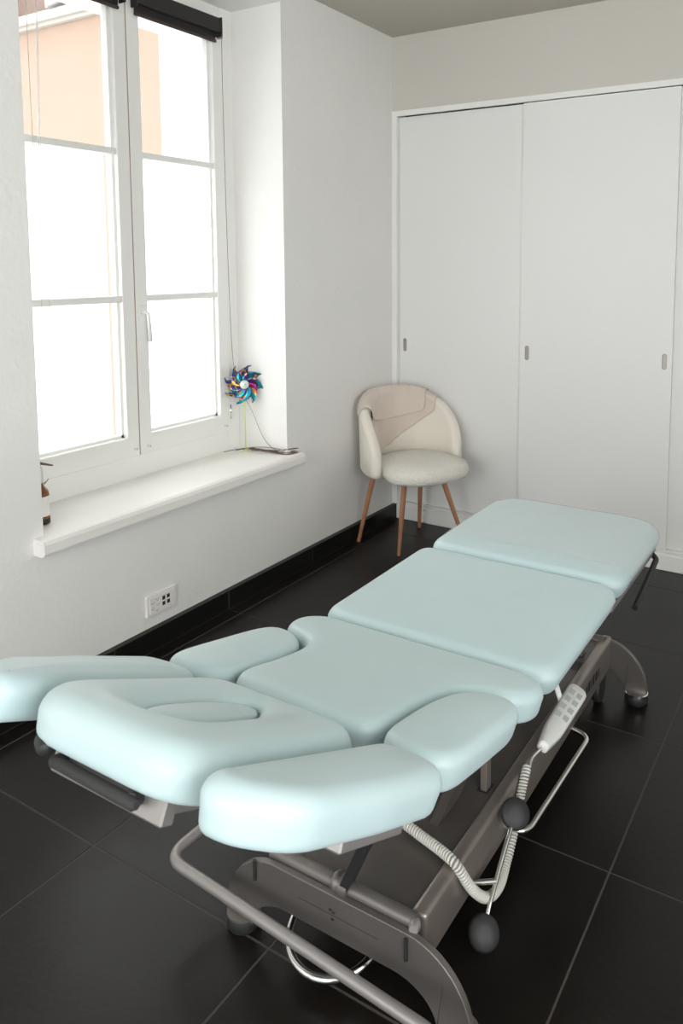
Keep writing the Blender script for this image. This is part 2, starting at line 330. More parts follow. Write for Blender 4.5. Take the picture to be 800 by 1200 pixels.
# ---- window
win = struct(empty('window_1', (-0.28, -1.63, 0.6)), 'white two-leaf window with frosted lower panes'); WO = (-0.28, -1.63, 0.6)
def wpart(name, vf, m, parent=win, smooth=False):
    return obj(name, vf[0], vf[1], m, parent, smooth, off=WO)
XF = -0.262   # room face of the sashes
fr = merge(bevel_box(-0.33, -0.275, NY0, -2.19, 0.6, NZ1, 0.003), bevel_box(-0.33, -0.275, -1.07, NY1, 0.6, NZ1, 0.003), bevel_box(-0.33, -0.275, -2.19, -1.07, 0.6, 0.70, 0.003), bevel_box(-0.33, -0.275, -2.19, -1.07, 2.66, NZ1, 0.003))
wpart('window_frame', fr, M_WHITE)
def sash(ya, yb, gy0, gy1, handle):
    z0, z1, g0, g1 = 0.702, 2.672, 0.79, 2.60
    s = wpart('window_sash', merge(bevel_box(-0.332, XF, ya, gy0, z0, z1, 0.004), bevel_box(-0.332, XF, gy1, yb, z0, z1, 0.004), bevel_box(-0.332, XF, gy0 - 0.004, gy1 + 0.004, z0, g0, 0.004), bevel_box(-0.332, XF, gy0 - 0.004, gy1 + 0.004, g1, z1, 0.004)), M_WHITE)
    bd = 0.012  # glazing bead
    wpart('glazing_bead', merge(box(-0.318, -0.285, gy0, gy0 + bd, g0, g1), box(-0.318, -0.285, gy1 - bd, gy1, g0, g1), box(-0.318, -0.285, gy0, gy1, g0, g0 + bd), box(-0.318, -0.285, gy0, gy1, g1 - bd, g1)), M_WHITE, s)
    zb = [1.385, 1.995]
    for z in zb: wpart('glazing_bar', bevel_box(-0.33, XF - 0.004, gy0, gy1, z - 0.014, z + 0.014, 0.003), M_WHITE, s)
    lv = [g0] + zb + [g1]
    for k in range(3):
        a, b = lv[k] + 0.012, lv[k + 1] - 0.012
        wpart('glass_pane', box(-0.314, -0.310, gy0, gy1, a, b), M_GLASS, s)
        if k < 2: wpart('frosted_film', ([(-0.3085, gy0 + 0.012, a), (-0.3085, gy1 - 0.034, a), (-0.3085, gy1 - 0.034, b), (-0.3085, gy0 + 0.012, b)], [(0, 1, 2, 3)]), M_FILM, s)
    return s
# left leaf, right leaf
wpart('meeting_strip', box(XF - 0.02, XF - 0.001, -1.6195, -1.6165, 0.705, 2.67), mat('copper_seal', (0.45, 0.30, 0.23), 0.6))
sl = sash(-2.20, -1.620, -2.11, -1.683, False)
sr = sash(-1.616, -1.062, -1.552, -1.130, True)
hp = wpart('handle_plate', bevel_box(XF, XF + 0.008, -1.606, -1.574, 1.285, 1.355, 0.003), M_WHITE, sr)
wpart('window_handle', tube(fillet([(XF + 0.005, -1.590, 1.325), (XF + 0.045, -1.590, 1.325), (XF + 0.05, -1.585, 1.20)], 0.018), 0.0085, 10), M_HAND, hp, True)
for y in (-1.645, -1.575, -1.10): wpart('latch_stud', revolve([(0.005, 0), (0.006, 0.01), (0.004, 0.014)], 10, (XF, y, 0.735), (1, 0, 0)), M_CHROME, win, True)
for z in (0.80,): wpart('hinge', tube([(XF - 0.004, -1.058, z - 0.035), (XF - 0.004, -1.058, z + 0.035)], 0.007, 10), M_CHROME, win, True)
# sill with rounded nose
prof = [(-0.30, SB), (0.070, SB), (0.082, SB + 0.004), (0.0845, SB + 0.012), (0.0845, SB + 0.042), (0.079, SB + 0.055), (0.066, SB + 0.060), (-0.30, SB + 0.060)]
SY0, SY1 = -2.318, -0.905
V = [(x, SY0, z) for x, z in prof] + [(x, SY1, z) for x, z in prof]; n = len(prof)
V = [(x, (NY0 if y < -2 else NY1) if x < WX else y, z) for x, y, z in V]
V = []; Fc = []
stations = [(-0.30, NY0, NY1), (WX, NY0, NY1)]
inner = box(-0.30, WX, NY0, NY1, SB, SB + 0.060)
nose_p = [(WX, SB), (0.070, SB), (0.081, SB + 0.003), (0.0845, SB + 0.012), (0.0845, SB + 0.042), (0.079, SB + 0.054), (0.066, SB + 0.060), (WX, SB + 0.060)]
n = len(nose_p)
V = [(x, SY0 + (0.004 if x > 0.075 else 0), z) for x, z in nose_p] + [(x, SY1 - (0.004 if x > 0.075 else 0), z) for x, z in nose_p]
Fc = [(k, (k + 1) % n, n + (k + 1) % n, n + k) for k in range(n)] + [tuple(range(n)), tuple(range(2 * n - 1, n - 1, -1))]
wpart('window_sill', merge(inner, (V, Fc)), M_SILL, win, False)

# ================================================================ OUTSIDE (seen through the clear upper panes)
wing = empty('neighbouring_building', (-5, 1.5, -3)); tag(wing, 'peach rendered building with a white cornice across the courtyard outside the window', 'building'); BO = (-5, 1.5, -3)
def bp(name, vf, m, parent=wing, smooth=False): return obj(name, vf[0], vf[1], m, parent, smooth, off=BO)
bp('wall', box(-14, -0.68, 1.5, 2.1, -3, 4.06), M_PEACH)
bp('cornice', merge(box(-14, -0.68, 1.40, 2.1, 4.085, 4.18), box(-14, -0.68, 1.45, 2.1, 4.05, 4.085)), M_CREAM)
bp('upper_wall', box(-14, -0.68, 1.5, 2.1, 4.18, 8.5), M_PINK)
f = bp('window', box(-4.95, -4.25, 1.46, 1.52, 4.30, 6.0), M_CREAM); bp('pane', box(-4.87, -4.33, 1.455, 1.47, 4.38, 5.9), mat('far_window_glass', (0.25, 0.3, 0.36), 0.1), f)
bp('awning_arm', merge(tube([(-5.03, 1.50, 4.20), (-5.03, 1.36, 4.20), (-4.45, 1.30, 4.22)], 0.022, 8), bevel_box(-5.08, -4.98, 1.36, 1.5, 4.18, 4.26, 0.004, 1)), M_EXTM, wing, False)
for x in (-6.05, -5.95, -5.85): bp('shutter_slat', box(x, x + 0.05, 1.44, 1.5, 4.25, 5.8), M_EXTM)
struct(obj('courtyard_ground', *box(-30, -0.66, -20, 20, -3.2, -3.0), M_EXTG), 'pale courtyard ground outside')

# ================================================================ TREATMENT TABLE
TX = 1.545; TO = (TX, -2.1, 0)
tab = empty('treatment_table', TO)
tag(tab, 'mint green padded treatment table with raised head section on steel lifting base', 'treatment table')
def tp(name, vf, m, parent=tab, smooth=True, angle=50): return obj(name, vf[0], vf[1], m, parent, smooth, off=TO, angle=angle)
def section(y0, z0, slope):
    th = math.atan(slope); d = Vector((0, -math.cos(th), math.sin(th))); n = Vector((0, math.sin(th), math.cos(th))); O = Vector((TX, y0, z0))
    return lambda u, v, h: O + Vector((u, 0, 0)) + d * v + n * h
FLAT = section(-1.12, 0.632, 0.0)
TOR = section(-2.298, 0.630, 0.225)
HED_ = section(-2.800, 0.746, 0.45)
def HED(u, v, h): return HED_(u + 0.008 - 0.027 * max(0, v) / 0.42, v, h)
def sweep(rings, mapf, cap_h=None):
    V, Fc = [], []; N = len(rings[0][0])
    for q, h in rings: V += [tuple(mapf(p.x, p.y, h[i] if isinstance(h, list) else h)) for i, p in enumerate(q)]
    for i in range(len(rings) - 1):
        for k in range(N): Fc.append((i * N + k, i * N + (k + 1) % N, (i + 1) * N + (k + 1) % N, (i + 1) * N + k))
    Fc.append(tuple(range(N)))
    if cap_h is not None:
        q = rings[-1][0]; c = sum(q, Vector((0, 0))) / N; V.append(tuple(mapf(c.x, c.y, cap_h))); m = (len(rings) - 1) * N
        for k in range(N): Fc.append((m + k, m + (k + 1) % N, len(V) - 1))
    return V, Fc
def sides(P, t, r, taper=0.010):
    R = [(inset(P, taper + 0.014), -t), (inset(P, taper + 0.006), -t + 0.002), (inset(P, taper + 0.0015), -t + 0.007), (inset(P, taper * 0.8), -t + 0.014), (inset(P, taper * 0.4), -r - (t - r - 0.014) * 0.45)]
    for k in range(7):
        a = PI / 2 * k / 6; R.append((inset(P, r * (1 - math.cos(a))), -r + r * math.sin(a) - 0.0))
    return R
def star_pad(out, t, r, crown=0.008, taper=0.010):
    P = ccw(resample(out, 0.012)); R = sides(P, t, r, taper); q0 = R[-1][0]; N = len(q0); c = sum(q0, Vector((0, 0))) / N
    for s in (0.9, 0.75, 0.5, 0.25): R.append(([c + (p - c) * s for p in q0], crown * (1 - s * s)))
    return R, crown
def rpoly(pts, r): return [Vector((p.x, p.y)) for p in fillet([(a, b, 0) for a, b in pts], r, 8, True)]
TH = 0.069
# foot pad, leg pad
fo = rpoly([(-0.318, 0.605), (0.318, 0.605), (0.318, 0.0), (-0.318, 0.0)], [0.07, 0.07, 0.15, 0.15])
R, c = star_pad(fo, TH, 0.032, 0.006); foot = tp('foot_pad', sweep(R, FLAT, c), M_PAD)
# clear plastic protector slipped over the far part of the foot pad
cv = rpoly([(-0.3205, 0.65), (0.3205, 0.65), (0.3205, -0.003), (-0.3205, -0.003)], [0.07, 0.07, 0.152, 0.152])
def cover_clip():
    R, c = star_pad(cv, TH * 0.96, 0.033, 0.006, 0.009); V, Fc = sweep([(q, h + 0.0025) for q, h in R[2:]], FLAT, c + 0.0025); Fc = [f for f in Fc if len(f) < 10]
    bm = bmesh.new(); vs = [bm.verts.new(p) for p in V]
    for f in Fc: bm.faces.new([vs[i] for i in f])
    bmesh.ops.bisect_plane(bm, geom=list(bm.verts) + list(bm.edges) + list(bm.faces), plane_co=FLAT(0, 0.5, 0), plane_no=(0, -1, 0), clear_outer=True)
    bm.verts.index_update(); V = [tuple(v.co) for v in bm.verts]; Fc = [tuple(v.index for v in f.verts) for f in bm.faces]; bm.free(); return V, Fc
pc = tp('plastic_cover', cover_clip(), M_COVER, foot); pc['label'] = 'clear plastic protector over the foot end'
lo = rpoly([(-0.323, 1.172), (0.320, 1.172), (0.320, 0.617), (-0.323, 0.617)], 0.06)
R, c = star_pad(lo, TH, 0.034, 0.007); tp('leg_pad', sweep(R, FLAT, c), M_PAD)
# torso pad: full width at the seat, scalloped towards the head
half = [(0.0, 0.006), (0.24, 0.006), (0.295, 0.018), (0.325, 0.06), (0.324, 0.110), (0.300, 0.152), (0.262, 0.170), (0.222, 0.186), (0.190, 0.225), (0.175, 0.29), (0.171, 0.37), (0.174, 0.43), (0.168, 0.470), (0.142, 0.498), (0.09, 0.506), (0.0, 0.507)]
out = [(a, b, 0) for a, b in half] + [(-a, b, 0) for a, b in half[-2:0:-1]]
P = ccw(resample([Vector((p.x, p.y)) for p in catmull(out, 6, True)], 0.009))
R = sides(P, TH, 0.026, 0.008); R += [(inset(P, 0.032), 0.0012), (inset(P, 0.039), 0.0018)]; V, Fc = sweep(R, TOR); m = (len(R) - 1) * len(P); Fc.append(tuple(m + k for k in range(len(P))))
tp('torso_pad', (V, Fc), M_PAD, angle=80)
for s in (1, -1):
    sp = [(0.191, 0.480), (0.186, 0.43), (0.184, 0.36), (0.189, 0.29), (0.204, 0.235), (0.240, 0.197), (0.285, 0.183), (0.318, 0.200), (0.332, 0.245), (0.334, 0.33), (0.334, 0.42), (0.331, 0.475), (0.318, 0.508), (0.285, 0.523), (0.24, 0.522), (0.208, 0.510)]
    P = [Vector((p.x * s, p.y)) for p in catmull([(a, b, 0) for a, b in sp], 6, True)]
    P = inset(ccw(resample(P, 0.012)), -0.004); R, c = star_pad(P, TH, 0.024, 0.006); tp('side_pad', sweep([(q, (h if not isinstance(h, list) else h)) for q, h in R], TOR, c), M_PAD)
# head pad with dished face opening and its insert
ho = rpoly([(-0.178, 0.012), (0.178, 0.012), (0.184, 0.420), (-0.184, 0.420)], [0.08, 0.08, 0.10, 0.10])
P = ccw(resample(ho, 0.009)); R = sides(P, 0.078, 0.040, 0.006); q0 = R[-1][0]; N = len(q0); hc = Vector((-0.010, 0.215)); eu, ev = 0.048, 0.134
def ell(p, k=1.0):
    a = p - hc; l = math.hypot(a.x / eu, a.y / ev); return hc + a / l * k
for s, h in ((0.12, 0.0022), (0.3, 0.003), (0.5, 0.0), (0.65, -0.004), (0.78, -0.0095), (0.88, -0.016), (0.95, -0.022), (1.0, -0.030)):
    ring_ = [q.lerp(ell(q), s) for q in q0]
    for _ in range(int(70 * s * (1 - s) * 4)): ring_ = [ring_[k - 1] * 0.25 + ring_[k] * 0.5 + ring_[(k + 1) % N] * 0.25 for k in range(N)]
    R.append((ring_, h))
R.append(([ell(q, 0.98) for q in q0], -0.05))
V, Fc = sweep(R, HED); m = (len(R) - 1) * N; Fc.append(tuple(m + k for k in range(N)))
hd = tp('head_pad', (V, Fc), M_PAD, angle=80)
E2 = [Vector((hc.x + eu * 0.955 * math.cos(2 * PI * k / 60), hc.y + ev * 0.965 * math.sin(2 * PI * k / 60))) for k in range(60)]
rr = [(E2, -0.048), (E2, -0.030), ([hc + (p - hc) * 0.985 for p in E2], -0.023), ([hc + (p - hc) * 0.94 for p in E2], -0.0165), ([hc + (p - hc) * 0.86 for p in E2], -0.0125), ([hc + (p - hc) * 0.6 for p in E2], -0.0085), ([hc + (p - hc) * 0.3 for p in E2], -0.0075)]
tp('face_insert', sweep(rr, HED, -0.0072), M_PAD, hd)
for s in (1, -1):
    ap = [(0.200, 0.025), (0.27, 0.012), (0.345, 0.035), (0.347, 0.20), (0.335, 0.375), (0.270, 0.437), (0.202, 0.437)]
    P = [Vector((p.x * s, p.y)) for p in fillet([(a, b, 0) for a, b in ap], [0.05, 0.12, 0.055, 0.3, 0.12, 0.12, 0.06], 10, True)]
    R, c = star_pad(P, 0.074, 0.030, 0.006, 0.008); tp('arm_pad', sweep([(q, h - 0.006) for q, h in R], HED, c - 0.006), M_PAD)

# --- frame under the pads
def sbox(mapf, u0, u1, v0, v1, h0, h1, r=0.003):
    V, Fc = bevel_box(u0, u1, v0, v1, h0, h1, r, 1); return [tuple(mapf(*p)) for p in V], Fc
tp('seat_frame', merge(*[sbox(FLAT, s * 0.20 - 0.02, s * 0.20 + 0.02, 0.10, 1.15, -TH - 0.034, -TH + 0.004) for s in (1, -1)], *[sbox(FLAT, -0.20, 0.20, v - 0.02, v + 0.02, -TH - 0.030, -TH + 0.002) for v in (0.12, 0.58, 0.66, 1.10)]), M_GREYM, smooth=False)
tp('back_frame', merge(*[sbox(TOR, s * 0.13 - 0.015, s * 0.13 + 0.015, 0.0, 0.50, -TH - 0.03, -TH + 0.004) for s in (1, -1)], sbox(TOR, -0.145, 0.145, 0.44, 0.48, -TH - 0.03, -TH + 0.003)), M_GREYM, smooth=False)
tp('head_frame', merge(*[sbox(HED, s * 0.09 - 0.013, s * 0.09 + 0.013, -0.01, 0.36, -0.110, -0.074) for s in (1, -1)], sbox(HED, -0.12, 0.115, 0.352, 0.376, -0.118, -0.074)), M_GREYM, smooth=False)
for s in (1, -1): tp('arm_bracket', merge(sbox(HED, s * 0.275 - 0.03, s * 0.275 + 0.03, 0.08, 0.24, -0.108, -0.078), sbox(HED, min(s * 0.13, s * 0.26), max(s * 0.13, s * 0.26), 0.13, 0.19, -0.106, -0.084)), M_GREYM, smooth=False)
for s in (1, -1): tp('side_pad_bracket', sbox(TOR, min(s * 0.13, s * 0.30), max(s * 0.13, s * 0.30), 0.30, 0.36, -TH - 0.02, -TH + 0.003), M_GREYM, smooth=False)
# black grip bar at the head end
grip = tp('grip_bar', tube([(1.432, -3.2, 0.822), (1.437, -3.2, 0.822), (1.606, -3.2, 0.820), (1.612, -3.2, 0.820)], [0.006, 0.0092, 0.0092, 0.006], 14), M_FOAM)
for x in (1.440, 1.600):
    b0 = HED(x - TX, 0.345, -0.095); tp('grip_bracket', tube([(x, -3.2, 0.822), tuple(b0)], 0.010, 10), M_BLACK, grip)
tp('clamp_knob', revolve([(0.004, -0.02), (0.009, -0.019), (0.0115, -0.010), (0.0115, 0.008), (0.009, 0.016), (0.004, 0.018)], 16, (1.408, -3.197, 0.836), (1, -0.5, 0)), M_BLACK)
# rod handle at the foot end
tp('foot_handle', tube(fillet([(1.815, -1.20, 0.545), (1.852, -1.22, 0.525), (1.852, -1.505, 0.465)], 0.02), 0.0095, 12), M_BLACK)
tp('foot_plate', [(p) for p in bevel_box(1.745, 1.838, -1.72, -1.17, 0.532, 0.552, 0.002, 1)], M_GREYM, smooth=False)

# --- lifting base
BX, YN, YF = 1.52, -2.625, -1.235
base = tp('base_panel', merge(bevel_box(BX - 0.165, BX + 0.165, -2.60, YF + 0.005, 0.11, 0.206, 0.006)), M_PANEL, smooth=False)
for s in (1, -1):
    x0, x1 = (BX + 0.152, BX + 0.190) if s > 0 else (BX - 0.190, BX - 0.152)
    ro = tp('base_rail', bevel_box(x0, x1, -2.585, YF + 0.012, 0.098, 0.213, 0.012, 4), M_RAILM, smooth=True, angle=60)
    if s > 0:   # dark printed maker's mark on the side of the rail (not legible in the photograph)
        for k, (a, b, hh) in enumerate([(-1.535, -1.520, 0.030), (-1.512, -1.486, 0.034), (-1.478, -1.470, 0.030), (-1.462, -1.440, 0.034), (-1.432, -1.404, 0.030), (-1.396, -1.384, 0.028)]):
            q = [(BX + 0.1906, a, 0.142), (BX + 0.1906, b, 0.142), (BX + 0.1906, b + 0.004, 0.142 + hh), (BX + 0.1906, a + 0.004, 0.142 + hh)]
            tp('printed_mark', (q, [(0, 1, 2, 3)]), M_BLACK, ro, smooth=False)
def arch(yc, t):
    o = [(-0.318, 0.03)]
    for k in range(13): a = PI - PI / 2 * k / 12; o.append((-0.168 + 0.150 * math.cos(a), 0.045 + 0.160 * math.sin(a)))
    for k in range(13): a = PI / 2 - PI / 2 * k / 12; o.append((0.168 + 0.150 * math.cos(a), 0.045 + 0.160 * math.sin(a)))
    o += [(0.318, 0.03), (0.240, 0.03)]
    for k in range(11): a = PI / 2 * k / 10; o.append((0.140 + 0.100 * math.cos(a), 0.030 + 0.078 * math.sin(a)))
    for k in range(11): a = PI / 2 + PI / 2 * k / 10; o.append((-0.140 + 0.100 * math.cos(a), 0.030 + 0.078 * math.sin(a)))
    return extrude([Vector(p) for p in o], lambda u, v, h: Vector((BX + u, yc + h, v)), -t / 2, t / 2, 0.0015)
for yc, nm in ((YN, 'near'), (YF, 'far')):
    a = tp('end_arch', arch(yc, 0.016), M_STEEL, smooth=True, angle=30)
    for s in (1, -1):
        fx = BX + s * 0.282; fy = yc + (0.012 if nm == 'near' else 0.0)
        ft = tp('foot', revolve([(0.036, 0.0), (0.040, 0.006), (0.038, 0.028), (0.034, 0.034)], 24, (fx, fy, 0.0)), M_BLACK, a)
        tp('chrome_ring', revolve([(0.0345, 0.030), (0.0395, 0.032), (0.0395, 0.037), (0.0345, 0.040)], 24, (fx, fy, 0.0)), M_CHROME if nm == 'far' else M_STEEL, ft)
    # tube along the top of the plate
    yt = yc + (0.026 if nm == 'near' else -0.026)
    tp('cross_tube', tube([(BX - 0.20, yt, 0.205), (BX + 0.175, yt, 0.205)], 0.017, 14), M_STEEL, a)
    if nm == 'near':
        yy = yc - 0.0084
        tp('groove', (lambda y: ([(BX - 0.105, y, 0.160), (BX + 0.105, y, 0.160), (BX + 0.105, y, 0.1615), (BX - 0.105, y, 0.1615)], [(0, 1, 2, 3)]))(yy), M_BLACK, a, smooth=False)
        # small emblem: dark and bright half stars above and below the line
        for (dx, dz, mm) in ((-0.004, 0.010, M_BLACK), (0.004, 0.007, M_CHROME), (0.001, -0.010, M_BLACK)):
            q = [(BX - 0.012 + dx - 0.006, yy, 0.161 + dz - 0.002), (BX - 0.012 + dx + 0.001, yy, 0.161 + dz - 0.004), (BX - 0.012 + dx + 0.006, yy, 0.161 + dz + 0.002), (BX - 0.012 + dx - 0.001, yy, 0.161 + dz + 0.004)]
            tp('emblem', (q, [(0, 1, 2, 3)]), mm, a, smooth=False)
        for ux in (-0.225, 0.172): tp('lock_pin', tube([(BX + ux, yc - 0.011, 0.150), (BX + ux, yc - 0.011, 0.198)], 0.004, 8), M_BLACK, a)
        tp('end_knob', revolve([(0.006, -0.012), (0.010, -0.011), (0.012, -0.004), (0.012, 0.006), (0.009, 0.012)], 16, (BX + 0.178, yc + 0.014, 0.208), (0.3, -1, 0.15)), M_GREYM, a)
# casters beside the far feet
for s in (1, -1):
    cw = tp('caster', revolve([(0.012, -0.014), (0.042, -0.013), (0.045, -0.008), (0.045, 0.008), (0.042, 0.013), (0.012, 0.014)], 24, (BX + s * 0.165, -1.30, 0.0455), (1, 0, 0)), M_BLACK)
    tp('caster_fork', bevel_box(BX + s * 0.165 - 0.02, BX + s * 0.165 + 0.02, -1.325, -1.275, 0.075, 0.12, 0.004), M_BLACK, cw)
tp('panel_opening', ([(1.615, -1.505, 0.2068), (1.672, -1.505, 0.2068), (1.672, -1.445, 0.2068), (1.615, -1.445, 0.2068)], [(0, 1, 2, 3)]), M_BLACK, base, smooth=False)
# lift straps and central scissor
for sx in (1, -1):
    for y in (-2.165, -1.395):
        st = tp('lift_strap', [(lambda v: (v[0], v[1] - 0.10 * (v[2] - 0.20) / 0.33 * 0.55, v[2]))(p) for p in []] or bevel_box(BX + sx * 0.128 - 0.009, BX + sx * 0.128 + 0.009, y - 0.014, y + 0.014, 0.17, 0.535, 0.002, 1), M_RAILM, smooth=False)
        tp('strap_slot', (lambda X, Y: ([(X - 0.015, Y - 0.022, 0.2066), (X + 0.015, Y - 0.022, 0.2066), (X + 0.015, Y + 0.022, 0.2066), (X - 0.015, Y + 0.022, 0.2066)], [(0, 1, 2, 3)]))(BX + sx * 0.128, y), M_BLACK, st, smooth=False)
def beam(a, b, wx, wh):
    a, b = Vector(a), Vector(b); t = (b - a).normalized(); n = Vector((1, 0, 0)); m = t.cross(n).normalized(); V = []
    for p in (a, b):
        for su, sv in ((-1, -1), (1, -1), (1, 1), (-1, 1)): V.append(tuple(p + n * su * wx + m * sv * wh))
    return V, [(0, 1, 2, 3), (7, 6, 5, 4), (0, 4, 5, 1), (1, 5, 6, 2), (2, 6, 7, 3), (3, 7, 4, 0)]
for sx in (-0.075, 0.075):
    tp('scissor_arm', beam((BX + sx, -2.35, 0.18), (BX + sx, -1.55, 0.53), 0.012, 0.022), M_PANEL, smooth=False)
    tp('scissor_arm', beam((BX + sx * 0.6, -1.45, 0.18), (BX + sx * 0.6, -2.25, 0.53), 0.012, 0.022), M_PANEL, smooth=False)
# strut from the cross tube up to the back section
st = tp('back_strut', beam((1.523, -2.600, 0.213), (1.640, -2.640, 0.455), 0.011, 0.018), M_BLACK, smooth=False)
tp('pivot_collar', revolve([(0.012, -0.030), (0.021, -0.029), (0.023, -0.024), (0.023, -0.018), (0.021, -0.016), (0.021, -0.012), (0.024, -0.010), (0.024, 0.012), (0.012, 0.013)], 20, (1.523, -2.600, 0.209), (1, 0, 0)), M_STEEL, st)
tp('pivot_bolt', revolve([(0.010, 0.012), (0.010, 0.017), (0.006, 0.019)], 12, (1.525, -2.600, 0.209), (1, 0, 0)), M_CHROME, st)
tp('strut_bracket', beam((1.640, -2.640, 0.455), (1.66, -2.80, 0.625), 0.010, 0.02), M_BLACK, st, smooth=False)
# perimeter foot bar at the head end
fb = fillet([(1.095, -2.46, 0.165), (1.072, -2.69, 0.150), (1.79, -2.735, 0.150), (1.87, -2.745, 0.135)], [0, 0.05, 0.05, 0], 8)
tp('foot_bar', tube(fb, 0.0125, 14), M_GREYM)
for s, x in ((-1, 1.095),): tp('foot_bar_arm', tube([(x, -2.47, 0.165), (BX + s * 0.17, -2.47, 0.165)], 0.0095, 10), M_GREYM)
# chrome ring pedal under the head end of the base
ring = [(1.476 + 0.104 * math.cos(2 * PI * k / 48), -2.578 + 0.100 * math.sin(2 * PI * k / 48), 0.066 + 0.02 * math.sin(2 * PI * k / 48)) for k in range(48)]
tp('ring_pedal', tube(ring, 0.009, 10, closed=True), M_CHROME)
tp('ring_stem', tube([(1.468, -2.48, 0.073), (1.468, -2.40, 0.12)], 0.008, 8), M_CHROME)
# chrome side loop
lp = fillet([(1.69, -1.655, 0.105), (1.768, -1.675, 0.105), (1.748, -2.125, 0.095), (1.66, -2.155, 0.10)], [0, 0.04, 0.05, 0], 8)
tp('side_loop', tube(lp, 0.0075, 12), M_CHROME)
# rocker pedal with two black discs
pd = tp('pedal_axle', tube([(1.67, -2.40, 0.125), (1.758, -2.345, 0.132)], 0.0065, 10), M_CHROME)
tp('pedal_lever', tube(catmull([(1.750, -2.225, 0.200), (1.754, -2.27, 0.180), (1.757, -2.335, 0.135), (1.760, -2.38, 0.105), (1.763, -2.412, 0.075)], 5), 0.0055, 10), M_CHROME, pd)
for p in ((1.752, -2.218, 0.210), (1.765, -2.423, 0.070)):
    tp('pedal_disc', revolve([(0.006, -0.010), (0.031, -0.009), (0.0355, -0.004), (0.0355, 0.004), (0.031, 0.009), (0.010, 0.0105)], 28, p, (0.55, -0.55, 0.62)), M_BLACK, pd)

# ================================================================ HAND CONTROL with coiled cord
HO = (1.665, -1.62, 0.215)
hc_ = empty('hand_control', HO); tag(hc_, 'white hand control with coiled grey cord lying on the table base rail', 'remote control')
hx = Vector((1.733, -1.968, 0.240)); hdv = Vector((-0.004, 0.31, 0.001)).normalized(); hn = Vector((0.42, 0.02, 0.9)).normalized(); hs = hdv.cross(hn).normalized(); hn = hs.cross(hdv)
def hmap(u, v, h): return hx + hs * u + hdv * v + hn * h
body = rpoly([(-0.014, -0.02), (0.014, -0.02), (0.027, 0.07), (0.030, 0.30), (-0.030, 0.30), (-0.027, 0.07)], [0.008, 0.008, 0.05, 0.028, 0.028, 0.05])
P = ccw(resample(body, 0.006)); rr = [(inset(P, 0.006), -0.016), (P, -0.010), (P, 0.008), (inset(P, 0.003), 0.013), (inset(P, 0.008), 0.016)]
V, Fc = sweep(rr, hmap); Fc.append(tuple(4 * len(P) + k for k in range(len(P))))
hb = obj('handset', V, Fc, M_HAND, hc_, True, off=HO, angle=60)
for i in range(4):
    for s in (-0.012, 0.012):
        bo = rpoly([(s - 0.008, 0.11 + i * 0.042), (s + 0.008, 0.11 + i * 0.042), (s + 0.008, 0.135 + i * 0.042), (s - 0.008, 0.135 + i * 0.042)], 0.003)
        obj('button', *extrude(bo, hmap, 0.0155, 0.0175, 0.0004), M_BTN, hb, off=HO)
obj('hook', *tube(fillet([tuple(hmap(-0.02, 0.20, -0.005)), tuple(hmap(-0.06, 0.235, 0.01)), tuple(hmap(-0.10, 0.27, 0.035))], 0.01), 0.0085, 10), M_HAND, hc_, True, off=HO)
# coil
path = catmull([(1.530, -2.405, 0.238), (1.60, -2.415, 0.228), (1.665, -2.435, 0.231), (1.708, -2.447, 0.225), (1.735, -2.425, 0.165), (1.746, -2.37, 0.105), (1.746, -2.30, 0.078), (1.735, -2.23, 0.085), (1.728, -2.165, 0.125), (1.724, -2.12, 0.175), (1.722, -2.085, 0.212), (1.720, -2.062, 0.226)], 40)
L = [0.0]
for a, b in zip(path, path[1:]): L.append(L[-1] + (b - a).length)
pts, nn = [], None; tot = L[-1]; pitch = 0.0074; steps = int(tot / pitch * 10); j = 0
for k in range(steps):
    d = tot * k / steps
    while j < len(L) - 2 and L[j + 1] < d: j += 1
    p = path[j].lerp(path[j + 1], (d - L[j]) / max(1e-9, L[j + 1] - L[j])); t = (path[j + 1] - path[j]).normalized()
    if nn is None: nn, _ = frame_of(t)
    nn = (nn - t * nn.dot(t)).normalized(); b = t.cross(nn); a = 2 * PI * k / 10
    pts.append(p + (nn * math.cos(a) + b * math.sin(a)) * 0.0092)
obj('coiled_cord', *tube(pts, 0.0032, 6), M_CORD, hc_, True, off=HO)
obj('cord_lead', *tube(catmull([tuple(pts[-1]), (1.722, -2.04, 0.229), (1.722, -2.02, 0.232), tuple(hmap(0, -0.018, 0))], 6), 0.0028, 8), M_CORD, hc_, True, off=HO)

